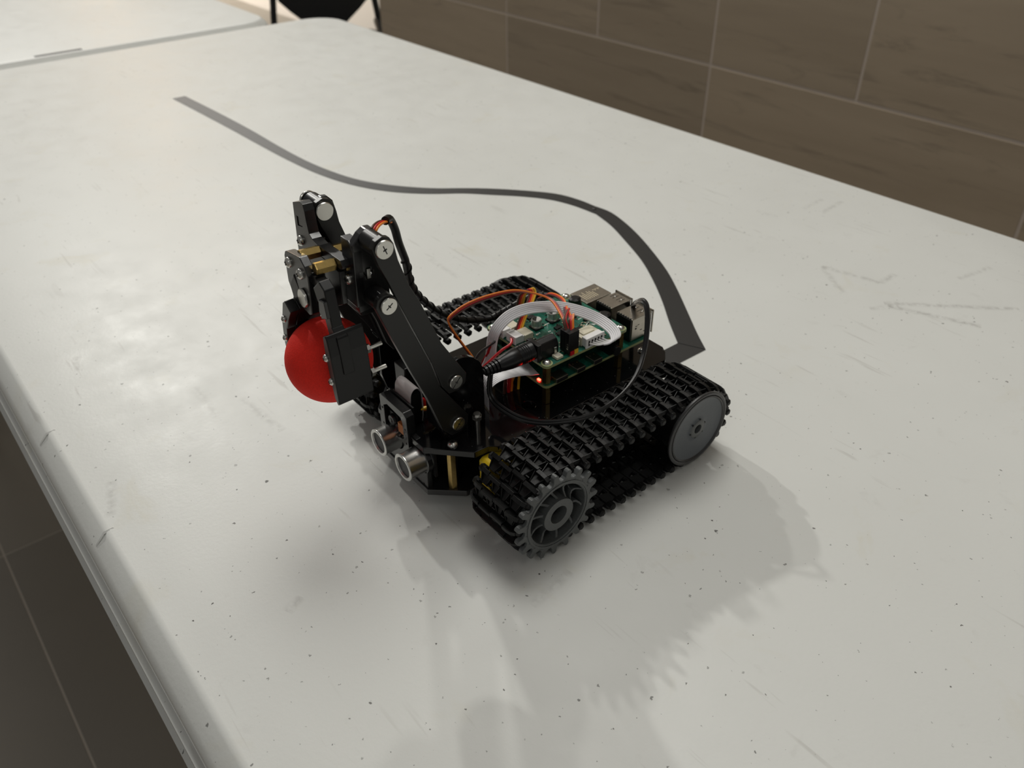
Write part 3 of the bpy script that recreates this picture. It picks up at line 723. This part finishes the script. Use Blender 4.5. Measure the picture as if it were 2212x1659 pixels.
def idler(side):
    sgn = 1 if side == 0 else -1; yo = -.0606 if side == 0 else .1296; Y = lambda d: yo+sgn*d
    o_ = (XB, Y(0), ZC+.0006); d = (0, sgn, 0)
    k = 1 if side == 0 else .84
    m = MB().lathe(o_, d, [(.0012, .0222*k), (.0004, .0227*k), (0, .0234*k), (0, .0240*k), (.0005, .0248*k), (.0014, .0248*k), (.0026, .0236*k), (.0028, .0200*k)], 64, 0, False)
    wh = R('idler_wheel', m, GRD, smooth=True)
    obj('rim', MB().lathe(o_, d, [(.0010, .0208*k), (.0006, .0211*k), (.0001, .0216*k), (.0003, .0222*k), (.0012, .0223*k)], 64, 0, False), GRD, wh, smooth=True)
    obj('dish', MB().lathe(o_, d, [(.0006, .0213*k), (.0009, .0205*k), (.0013, .0150), (.0016, .0090), (.0016, .0070), (.0010, .0062), (.0010, .0034)], 64, 0, False), GRB, wh, smooth=True)
    obj('hub', MB().lathe(o_, d, [(.0010, .0062), (.0007, .0058), (.0007, .0030), (.0060, .0029), (.0062, .0001)], 40, 0, False), GRY, wh, smooth=True)
    m = MB()
    for i in range(6):
        a = 2*PI*i/6+.3; m.lathe((XB+.0062*math.cos(a), Y(.0011), ZC+.0008+.0062*math.sin(a)), (0, -sgn, 0), [(0, .0006), (.0004, .0006)], 10)
    obj('hub_hole', m, DARK, wh)
for s_ in (0, 1): sprocket(s_); idler(s_)
# dark inner drums and road wheels inside each track
for s_ in (0, 1):
    Y = (lambda y: y) if s_ == 0 else mir
    for xx, r in ((XB, .0180), (XA, .0170)):
        a, b = Y(-.0480), Y(-.0280); R('wheel_drum', MB().cyl((xx, a, ZC), (xx, b, ZC), r, 32), BLK, smooth=True)
    a, b = sorted((Y(-.0250), Y(-.0225)))
    if s_ == 0: R('track_frame', MB().prism(rrect(-.040, .064, .008, .044, .006), 'y', a, b), ACM)
    R('idler_axle', MB().cyl((XB, Y(-.009), ZC), (XB, Y(-.028), ZC), .003, 12), STL)

# ---- circuit boards
def board(name, x0, x1, y0, y1, zt, r=.003, hol=()):
    m = MB().prism(rrect(x0, x1, y0, y1, r), 'z', zt-.0016, zt, [circ(a, b, .0014, 12) for a, b in hol], 0, 1)
    return R(name, m, [PCB, PCE])
pins = [(0, 0), (.058, 0), (0, .049), (.058, .049)]
ZP, ZH = .0600, .0735
pi = board('computer_board', -.0035, .0815, -.0035, .0525, ZP, hol=pins)
hat = board('driver_board', -.0035, .0615, -.0035, .0530, ZH, hol=pins)
for (x, y) in pins:
    R('standoff', hexrod((x, y), .0460, ZP-.0016, .0026), BRS)
    R('standoff', hexrod((x, y), ZP, ZH-.0016, .0026), BRS)
    R('solder_ring', MB().lathe((x, y, ZH), (0, 0, 1), [(0, .0034), (.00005, .0034)], 24), PCE)
    pan_screw((x, y, ZH), (0, 0, 1), .0025)
# ports at the rear edge of the lower board
def port(name, x0, x1, y0, y1, z1, matl=TIN): return obj(name, MB().box(x0, x1, y0, y1, ZP+.0005, z1), matl, pi, bevel=.0004)
e = port('network_port', .0625, .0840, .0342, .0502, ZP+.0135)
for j, yy in enumerate((.0170, -.0010)):
    q = port('usb_port', .0670, .0840, yy, yy+.0131, .0760)
    # flared lip, spring slots and dark back wall as pieces of the port: lip stands proud
for j, yy in enumerate((.0170, -.0010)):
    obj('port_back', MB().box(.0662, .0669, yy+.0004, yy+.0127, ZP+.0005, .0755), BLK, pi)
    m = MB()
    for a in range(6): m.box(.0668, .0676, yy+.0012+.002*a, yy+.0022+.002*a, .0758, .07615)
    for yo_ in (.0030, .0085):
        m.box(.0765, .0815, yy+yo_, yy+yo_+.0003, .07595, .07612); m.box(.0765, .0815, yy+yo_+.0024, yy+yo_+.0027, .07595, .07612)
    obj('port_slots', m, DARK, pi)
    m = MB()
    for yo_ in (.0042, .0097): m.lathe((.0795, yy+yo_, .0760), (0, 0, 1), [(0, .0008), (.0005, .0003)], 10)
    obj('port_springs', m, STL, pi)
    m = MB().box(.0840, .0848, yy-.0008, yy+.0139, .0758, .0768).box(.0840, .0848, yy-.0009, yy-.0001, .0612, .0768).box(.0840, .0848, yy+.0131, yy+.0139, .0612, .0768)
    obj('port_lip', m, TIN, pi)
    obj('port_mouth', MB().box(.0838, .0842, yy+.0006, yy+.0125, .0615, .0750), DARK, pi)
m = MB()
for a, b, c, d in ((.0720, .0735, .0705, .0708), (.0745, .0760, .0660, .0664), (.0700, .0712, .0680, .0690), (.0775, .0790, .0640, .0644), (.0790, .0794, .0690, .0700), (.0700, .0716, .0700, .0703)): m.box(a, b, -.00112, -.0010, c, d)
obj('shield_slots', m, DARK, pi)
m = MB()
for i in range(7):
    x = .0655+.0016*i; m.box(x, x+.0006, .0372, .0372+random.uniform(.006, .011), ZP+.0135, ZP+.01356)
for i in range(5): m.box(.0770+.0012*i, .0776+.0012*i, .0440-.001*(i % 2), .0450, ZP+.0135, ZP+.01356)
obj('etched_print', m, TANP, e)
# power and video sockets on the near edge
def sock(nm, x, wd, h, dd): 
    m = MB().prism([(x-wd/2, ZP+h), (x-wd/2, ZP+.0006), (x-wd/2+.0006, ZP), (x+wd/2-.0006, ZP), (x+wd/2, ZP+.0006), (x+wd/2, ZP+h)], 'y', -.0050, dd)
    o = obj(nm, m, TIN, pi, bevel=.0003); obj('socket_mouth', MB().box(x-wd/2+.0005, x+wd/2-.0005, -.0053, -.0049, ZP+.0007, ZP+h-.0004), DARK, pi); return o
sock('power_socket', .0077, .0090, .0032, .0022)
for x in (.0225, .0360):
    sock('video_socket', x, .0066, .0032, .0030)
    obj('contact_dot', MB().lathe((x-.0016, .0008, ZP+.0032), (0, 0, 1), [(0, .0003), (.0001, .0003)], 8).lathe((x+.0016, .0008, ZP+.0032), (0, 0, 1), [(0, .0003), (.0001, .0003)], 8), GOLD, pi)
obj('audio_socket', MB().box(.0470, .0540, -.0035, .0080, ZP, ZP+.0060).cyl((.0505, -.0062, ZP+.003), (.0505, -.0035, ZP+.003), .003, 16), BLK, pi)
obj('processor', MB().box(.0180, .0330, .0180, .0330, ZP, ZP+.0020), TIN, pi)
obj('pin_header', MB().box(.0040, .0540, .0465, .0515, ZP, ZH-.0016), BLK, pi)
obj('red_led', MB().box(-.0024, -.0012, .0035, .0055, ZP, ZP+.0008), LEDR, pi)
# components of the upper board
def comp(name, mb, m, **k): return obj(name, mb, m, hat, **k)
for x, y in ((.0197, .0325), (.0325, .0325)):
    comp('capacitor', MB().lathe((x, y, ZH+.0008), (0, 0, 1), [(0, .0031), (.0008, .0030), (.0011, .0028), (.0014, .0031), (.0050, .0031), (.0054, .0027), (.0054, .0005)], 28), ALM, smooth=True)
    comp('capacitor_base', MB().box(x-.0033, x+.0033, y-.0033, y+.0033, ZH, ZH+.0009), BLK)
    comp('capacitor_mark', MB().prism([(x+.0026*math.cos(a), y+.0026*math.sin(a)) for a in [PI*.25+PI*i/8 for i in range(9)]], 'z', ZH+.0062, ZH+.00625), BLK)
for x, y, r in ((.0560, .0385, .0042), (.0570, .0130, .0042)):
    comp('inductor', MB().lathe((x, y, ZH), (0, 0, 1), [(0, r*1.1), (.001, r*1.1), (.0018, r*.95), (.0042, r*.95), (.0050, r*.6), (.0050, .0002)], 10), BLK)
comp('green_led', MB().box(.0455, .0490, .0305, .0325, ZH, ZH+.0013), LEDG)
hd = comp('wire_housing', MB(), BLK) if False else None
for i in range(3):
    comp('wire_housing', MB().box(.0138, .0215, .0048-.0026*(i+1)+.0001, .0048-.0026*i, ZH+.0008, ZH+.0148), BLK, bevel=.0002)
    for j in range(3):
        comp('crimp_window', MB().box(.0137, .0138, .0048-.0026*(i+1)+.0008, .0048-.0026*i-.0008, ZH+.004+.0015*j, ZH+.0048+.0015*j), STL) if i == 2 else None
comp('pin_strip', MB().box(.0150, .0178, -.0034, -.0012, ZH, ZH+.0025), W_R); comp('pin_strip', MB().box(.0180, .0208, -.0034, -.0012, ZH, ZH+.0027), W_Y)
# white five-way plug
comp('plug_socket', MB().box(.0262, .0405, .0000, .0085, ZH, ZH+.0058).box(.0245, .0262, .0010, .0050, ZH, ZH+.0035), CRM, bevel=.0004)
m = MB().box(.0268, .0400, -.0040, .0005, ZH+.0006, ZH+.0064); m.box(.0262, .0406, -.0042, -.0030, ZH+.0002, ZH+.0068)
comp('wire_plug', m, WHT, bevel=.0003)
comp('plug_lid', MB().box(.0290, .0378, .0015, .0070, ZH+.0058, ZH+.0064), CRM, bevel=.0002)
m = MB()
for i in range(5): m.box(.0278+.0024*i, .0292+.0024*i, -.00425, -.0040, ZH+.0018, ZH+.0052)
comp('plug_slots', m, DARK)
# plugs at the front edge
for x, y, c_ in ((.0000, .0395, WHT), (.0065, .0400, CRM), (.0010, .0290, WHT), (.0075, .0285, CRM)):
    m = MB().box(x-.0032, x+.0032, y-.0040, y+.0040, ZH+.0004, ZH+.0044)
    if c_ is WHT: m.box(x-.0038, x-.0030, y-.0043, y+.0043, ZH+.0002, ZH+.0056).box(x-.0032, x+.0020, y-.0043, y-.0036, ZH+.0044, ZH+.0054).box(x-.0032, x+.0020, y+.0036, y+.0043, ZH+.0044, ZH+.0054)
    comp('wire_plug' if c_ is WHT else 'plug_socket', m, c_, bevel=.0003)
comp('indicator', MB().box(.0060, .0108, -.0020, .0028, ZH, ZH+.0018), CRM, bevel=.0004); comp('indicator_window', MB().lathe((.0084, .0004, ZH+.0018), (0, 0, 1), [(0, .0016), (.0001, .0016)], 16), mat('pearl_window', (.50, .47, .40), .3))
comp('indicator', MB().box(.0505, .0545, -.0018, .0022, ZH, ZH+.0018), WHT, bevel=.0004)
chips = [(.0370, .0148, .0040, .0024), (.0130, .0378, .0030, .002), (.0290, .0235, .0045, .0028), (.0255, .0180, .0040, .0030), (.0445, .0265, .003, .002), (.0420, .0410, .006, .005), (.0060, .0130, .002, .002), (.0240, .0430, .005, .003), (.0505, .0245, .0030, .0018), (.0480, .0195, .0030, .002)]
for x, y, a, b in chips:
    m = MB().box(x-a/2, x+a/2, y-b/2, y+b/2, ZH+.0002, ZH+.0012, 0)
    for k_ in range(4):
        xx = x-a/2+a*(k_+.5)/4; m.box(xx-.00022, xx+.00022, y-b/2-.0007, y-b/2, ZH, ZH+.0005, 1); m.box(xx-.00022, xx+.00022, y+b/2, y+b/2+.0007, ZH, ZH+.0005, 1)
    comp('chip', m, [BLK, STL])
rr = random.Random(3); m = MB()
for i in range(190):
    x, y = rr.uniform(.001, .058), rr.uniform(-.001, .048)
    if any(abs(x-a) < .0045 and abs(y-b) < .0045 for a, b in ((.0197, .0325), (.0325, .0325), (.056, .0385), (.057, .013))): continue
    if x < .012 and y < .012: continue
    g = rr.random(); dx, dy = (.0006, .0003) if g < .5 else (.0003, .0006)
    m.box(x-dx, x+dx, y-dy, y+dy, ZH, ZH+.0005, 0 if rr.random() < .45 else 2)
    m.box(x-dx*1.6, x-dx, y-dy, y+dy, ZH, ZH+.00045, 1); m.box(x+dx, x+dx*1.6, y-dy, y+dy, ZH, ZH+.00045, 1)
comp('small_components', m, [BLK, STL, TANP], kind='stuff')
m = MB()
for i in range(26):
    x, y = rr.uniform(.004, .056), rr.uniform(.002, .047)
    for k_ in range(rr.randint(2, 4)): m.box(x+.0011*k_, x+.0011*k_+.0007, y, y+.0009, ZH, ZH+.00006)
comp('printed_marks', m, SILK, kind='stuff')
m = MB().lathe((.0530, .0060, ZH+.00005), (0, 0, 1), [(0, .0021), (.00005, .0021), (.00005, .0017), (0, .0017)], 28, 0, False)
comp('printed_ring', m, SILK)
m = MB().obox((.0455, .0160, ZH+.00005), (.0030, .0014, 0), (-.00012, .0003, 0), (0, 0, .00005)).obox((.0475, .0150, ZH+.00005), (-.0012, .0026, 0), (.0003, .0001, 0), (0, 0, .00005)).obox((.0490, .0135, ZH+.00005), (.0016, -.0016, 0), (.0002, .0002, 0), (0, 0, .00005))
comp('printed_emblem', m, SILK)
# power jack and its plug
comp('power_jack', MB().prism([(.0035, ZH+.0002), (.0145, ZH+.0002), (.0145, ZH+.0060), (.0137, ZH+.0095), (.0118, ZH+.0112), (.0090, ZH+.0112), (.0078, ZH+.0108)][:0] or [(.0030, ZH+.0002), (.0125, ZH+.0002), (.0125, ZH+.0065), (.0110, ZH+.0098), (.0078, ZH+.0112), (.0046, ZH+.0098), (.0030, ZH+.0065)], 'x', -.0030, .0115), BLK, bevel=.0005)
comp('jack_collar', MB().prism([(.0025, ZH+.0002), (.0130, ZH+.0002), (.0130, ZH+.0115), (.0025, ZH+.0115)], 'x', -.0045, -.0015), BLK, bevel=.0005)
comp('jack_tab', MB().box(.0075, .0092, .0020, .0030, ZH, ZH+.0058), STL)
pj_ = R('power_plug', MB().lathe((-.0045, .0085, .0795), (-1, .06, -.05), [(0, .0056), (.0090, .0056), (.0094, .0053), (.0100, .0056), (.0150, .0052), (.0190, .0046), (.0220, .0040)], 28), BLK, smooth=True)
ax = Vector((-1, .06, -.05)).normalized(); b0 = Vector((-.0045, .0085, .0795))
for i in range(4): obj('grip_ring', MB().lathe(b0+ax*(.0030+.0013*i), ax, [(0, .0057), (.0003, .00585), (.0006, .0057)], 28, 0, False), BLK, pj_, smooth=True)
for i in range(5):
    r0 = .0041-.0003*i; obj('strain_relief', MB().lathe(b0+ax*(.0215+.0021*i), ax, [(0, r0), (.0014, r0-.0001)], 20).lathe(b0+ax*(.0215+.0021*i), ax, [(0, r0*.6), (.0023, r0*.6)], 12), BLK, pj_)

# ---- cables and wires
def cable(name, pts, r, m, n=8, **k): return R(name, MB().tube(spline(mm(pts), 7), r, n), m, smooth=True, **k)
def bundle(name, pts, cols, r, dirf):
    """several wires side by side; returns the first"""
    P = spline(mm(pts), 7); root = None
    for i, cm in enumerate(cols):
        off = (i-(len(cols)-1)/2)*2*r; Q = []
        for j, p in enumerate(P):
            d = Vector(dirf(j/(len(P)-1))).normalized(); Q.append(p+d*off)
        o = obj(name, MB().tube(Q, r, 8), cm, rb, smooth=True); root = root or o
    return root
def lerp(a, b, t): return tuple(x*(1-t)+y*t for x, y in zip(a, b))
# grey-white six-way ribbon in an arc over the board
arc = spline(mm([(-16, 37, 55), (-12.6, 36, 62.8), (-11.2, 36, 73.8), (-8.6, 35, 82.2), (.2, 34, 88.3), (11.7, 31, 90.3), (26.0, 25, 89.0), (36.5, 17, 86.5), (44.5, 7, 82.5), (46.5, -4, 79.5), (44.0, -10, 77.0), (39.5, -9, 75.8), (35.5, -5, 76.5)]), 7)
AD = [(.40, -1, -.10), (.10, -.8, -.35), (-.42, -.62, -.42), (-.75, -.45, -.40), (-1, .05, -.25), (-1, .1, -.1)]
def adir(t):
    k_ = min(t, .9999)*(len(AD)-1); i = int(k_); return lerp(AD[i], AD[i+1], k_-i)
for i in range(6):
    off = (i-2.5)*.00127; Q = [p+Vector(adir(j/(len(arc)-1))).normalized()*off for j, p in enumerate(arc[:-6])]
    R('ribbon_wire', MB().tube(Q, .00066, 8), RIB, smooth=True)
for i in range(5):
    p0 = arc[-7]+Vector(adir(.92)).normalized()*(i-2)*.0013; p1 = Vector((.0285+.0024*(4-i), -.0042, ZH+.0034))
    R('plug_wire', MB().tube(spline([p0, (p0+p1)/2+Vector((0, -.0006, -.0006)), p1], 5), .0005, 6), WHT, smooth=True)
# orange, red and brown servo lead
bundle('servo_wire', [(-22, 28, 47), (-25.5, 32, 62), (-26.1, 33, 68.7), (-30.4, 38, 79.2), (-33.4, 40, 85.7), (-36.3, 42, 93.5), (-35.7, 42, 96.9), (-29.6, 42, 99.3), (-20.6, 41, 101.5), (-8.9, 39, 102.6), (5.5, 36, 102), (16, 32, 98.8), (24, 25, 94.8), (22, 14, 92.0), (18.5, 4, 87.9)],
       [W_O, W_R, W_B], .00056, lambda t: lerp((.3, .3, -1), (.2, -.4, -1), t) if t < .5 else lerp((.2, -.4, -1), (1, .3, 0), (t-.5)*2))
bundle('servo_wire', [(-5, 28, 47), (.8, 30, 54), (4.3, 32, 62.8), (5.0, 32, 72), (7.7, 34, 76.9), (12.6, 36, 82.3), (18.9, 38, 88.2), (23.5, 41, 91.5), (23.4, 43, 93.8), (21.5, 46, 91), (20.2, 47, 87.8), (21, 50, 80)],
       [W_B, W_R, W_O, W_Y], .00065, lambda t: (1, -.4, .2))
bundle('header_wire', [(36, 50, 80), (42, 46, 82.5), (41, 34, 84.5), (30, 18, 89), (22, 6, 92), (19.5, 2.5, 88)], [W_B, W_R, W_O], .0006, lambda t: (1, .3, 0))
bundle('header_wire', [(24, 6, 93), (21, 3, 91.5), (19, .5, 88)], [W_R, W_O, W_O], .0006, lambda t: (1, .3, 0))
bundle('header_wire', [(26, 12, 93), (18, 6, 92.5), (16.5, 2, 88)], [W_B, W_B, W_R], .0006, lambda t: (1, .3, 0))
# black spiral-wrapped cable from the arm round the far side
SL = [(-61.5, 40, 142.8), (-54.3, 48, 120.8), (-40.4, 58, 101.3), (-23.4, 66, 83.5), (-5.6, 68, 71.8), (10.6, 66, 68.1), (18.6, 62, 71.9), (26.5, 58, 76.4), (36, 54, 80), (42, 48, 80.5)]
sl = cable('wrapped_cable', SL, .0021, RUB, 12)
P = spline(mm(SL), 40); Q = []; rg = []
a = None
for j, p in enumerate(P):
    t = (P[min(j+1, len(P)-1)]-P[max(j-1, 0)]).normalized(); a = t.orthogonal().normalized() if a is None else (a-t*a.dot(t)).normalized(); b = t.cross(a)
    th = j*2*PI/16; Q.append(p+(a*math.cos(th)+b*math.sin(th))*.0022)
obj('spiral_wrap', MB().tube(Q, .00055, 5), BLK, sl, smooth=True)
bundle('servo_wire', [(-90, 24, 166), (-88, 22, 171.4), (-84.3, 24, 173.5), (-78.6, 28, 172.5), (-73.5, 31, 170)], [W_B, W_R, W_O], .0006, lambda t: (1, -.6, -.3))
cable('sleeve', [(-76.5, 29, 172.0), (-72.5, 32, 170.6), (-69.1, 34, 164.0), (-66.5, 36, 155), (-61.5, 40, 142.8)], .0021, RUB, 12)
# twin power cord in a wide loop over the near track
CO = [(-26, 10, 78.5), (-29.8, 11.2, 77.5), (-31.9, 11.2, 70), (-32.9, 9.8, 62), (-33.1, 3, 58), (-31.9, -9.9, 57.6), (-27.3, -20.1, 57.6), (-18.2, -28.7, 57.8), (-1.5, -36.2, 58.0), (18.6, -37.1, 60), (37, -33, 64), (52.3, -24.8, 70), (61.8, -17.5, 80), (68.5, -9.8, 88), (71.2, -3.7, 89), (74.4, 3.4, 84), (82, 13.6, 74), (87, 15.4, 66), (86, 15, 52)]
for s_ in (-1, 1): R('power_cord', MB().tube([p+Vector((0, 0, s_*.00045))+Vector((s_*.0008, 0, 0)) for p in spline(mm(CO), 8)], .00105, 8), RUB, smooth=True)
cable('motor_wire', [(-3.0, 39.8, 76.5), (-8, 37.5, 76.5), (-11.5, 36.5, 73), (-13, 38, 66), (-14, 42, 58), (-14, 44, 47)], .0008, W_R)
cable('motor_wire', [(0, 33, 76.5), (-6, 24.5, 77), (-13, 24.5, 75), (-19, 27.5, 69), (-24, 31, 62), (-28, 33, 50)], .0008, W_R)
cable('motor_wire', [(-3.0, 38.0, 76.5), (-9, 34, 76), (-15, 34, 74), (-21, 36, 70), (-26, 36.5, 62), (-30, 37, 50)], .0007, W_K)
for x, y, cm in ((-13.5, 22.0, W_B), (-10.5, 21.8, W_R), (-8.5, 21.5, W_O), (-4.0, 20.5, W_Y)):
    cable('deck_wire', [(x+4, y+2, 63), (x+2.2, y+1.2, 58), (x+.6, y+.4, 52), (x-.2, y, 45.8)], .0008 if cm is not W_R else .0011, cm)
cable('nose_wire', [(-66, 31.2, 54.6), (-61.8, 30, 54.3), (-59.1, 29, 51.7), (-57.6, 28, 47), (-57.8, 27.5, 43)], .0010, W_Y)
cable('nose_wire', [(-65, 32, 53), (-61.3, 31.3, 52.2), (-59.2, 30.4, 46.6), (-58.8, 30, 43)], .0011, W_O)
cable('nose_wire', [(-66, 34.5, 56), (-61.5, 36, 56.5), (-60, 36, 54), (-60, 36, 50)], .0010, W_R)
# wide camera flex cable rising from the deck to the lower board
fp = spline(mm([(-29.5, 21.5, 47.5), (-29.8, 21.5, 52), (-30.0, 21.0, 58), (-28.0, 20.0, 64.0), (-23.0, 18.6, 66.6), (-15.5, 17.0, 66.6), (-9.0, 15.6, 65.6), (-4.5, 14.5, 64.2), (0.5, 13.5, 63.2)]), 6)
W_ = .0085; NR = 12; pr = []
for i in range(NR*4+1): pr.append((-W_+2*W_*i/(NR*4), .00014+.00010*math.cos(2*PI*i/4)))
pr = pr+[(a_, -.0001) for a_, b_ in pr[::-1]]
R('camera_flex_cable', MB().sweep(fp, lambda t: lerp((.25, 1, 0), (.12, 1, 0), t), pr), RIB)
tm = Matrix.Translation((-.0303, .0210, .0485)) @ Matrix(((0, 0, -1, 0), (-1, 0, 0, 0), (0, 1, 0, 0), (0, 0, 0, 1)))
text_part('cable_print', '80C 60V VW-1', .0024, tm, BLUE, rb)

# ================================================================== BALL
bm = bmesh.new(); bmesh.ops.create_uvsphere(bm, u_segments=64, v_segments=40, radius=.0216)
me = bpy.data.meshes.new('ball'); bm.to_mesh(me); bm.free(); me.materials.append(RED)
for p in me.polygons: p.use_smooth = True
ball = bpy.data.objects.new('ball', me); C.objects.link(ball)
c = Matrix.Translation((X0, Y0, T)) @ Matrix.Rotation(YAW, 4, 'Z') @ Vector((-.1131, .0345, .1068)); ball.location = c
tag(ball, 'red foam ball held between the claws of the gripper', 'ball')
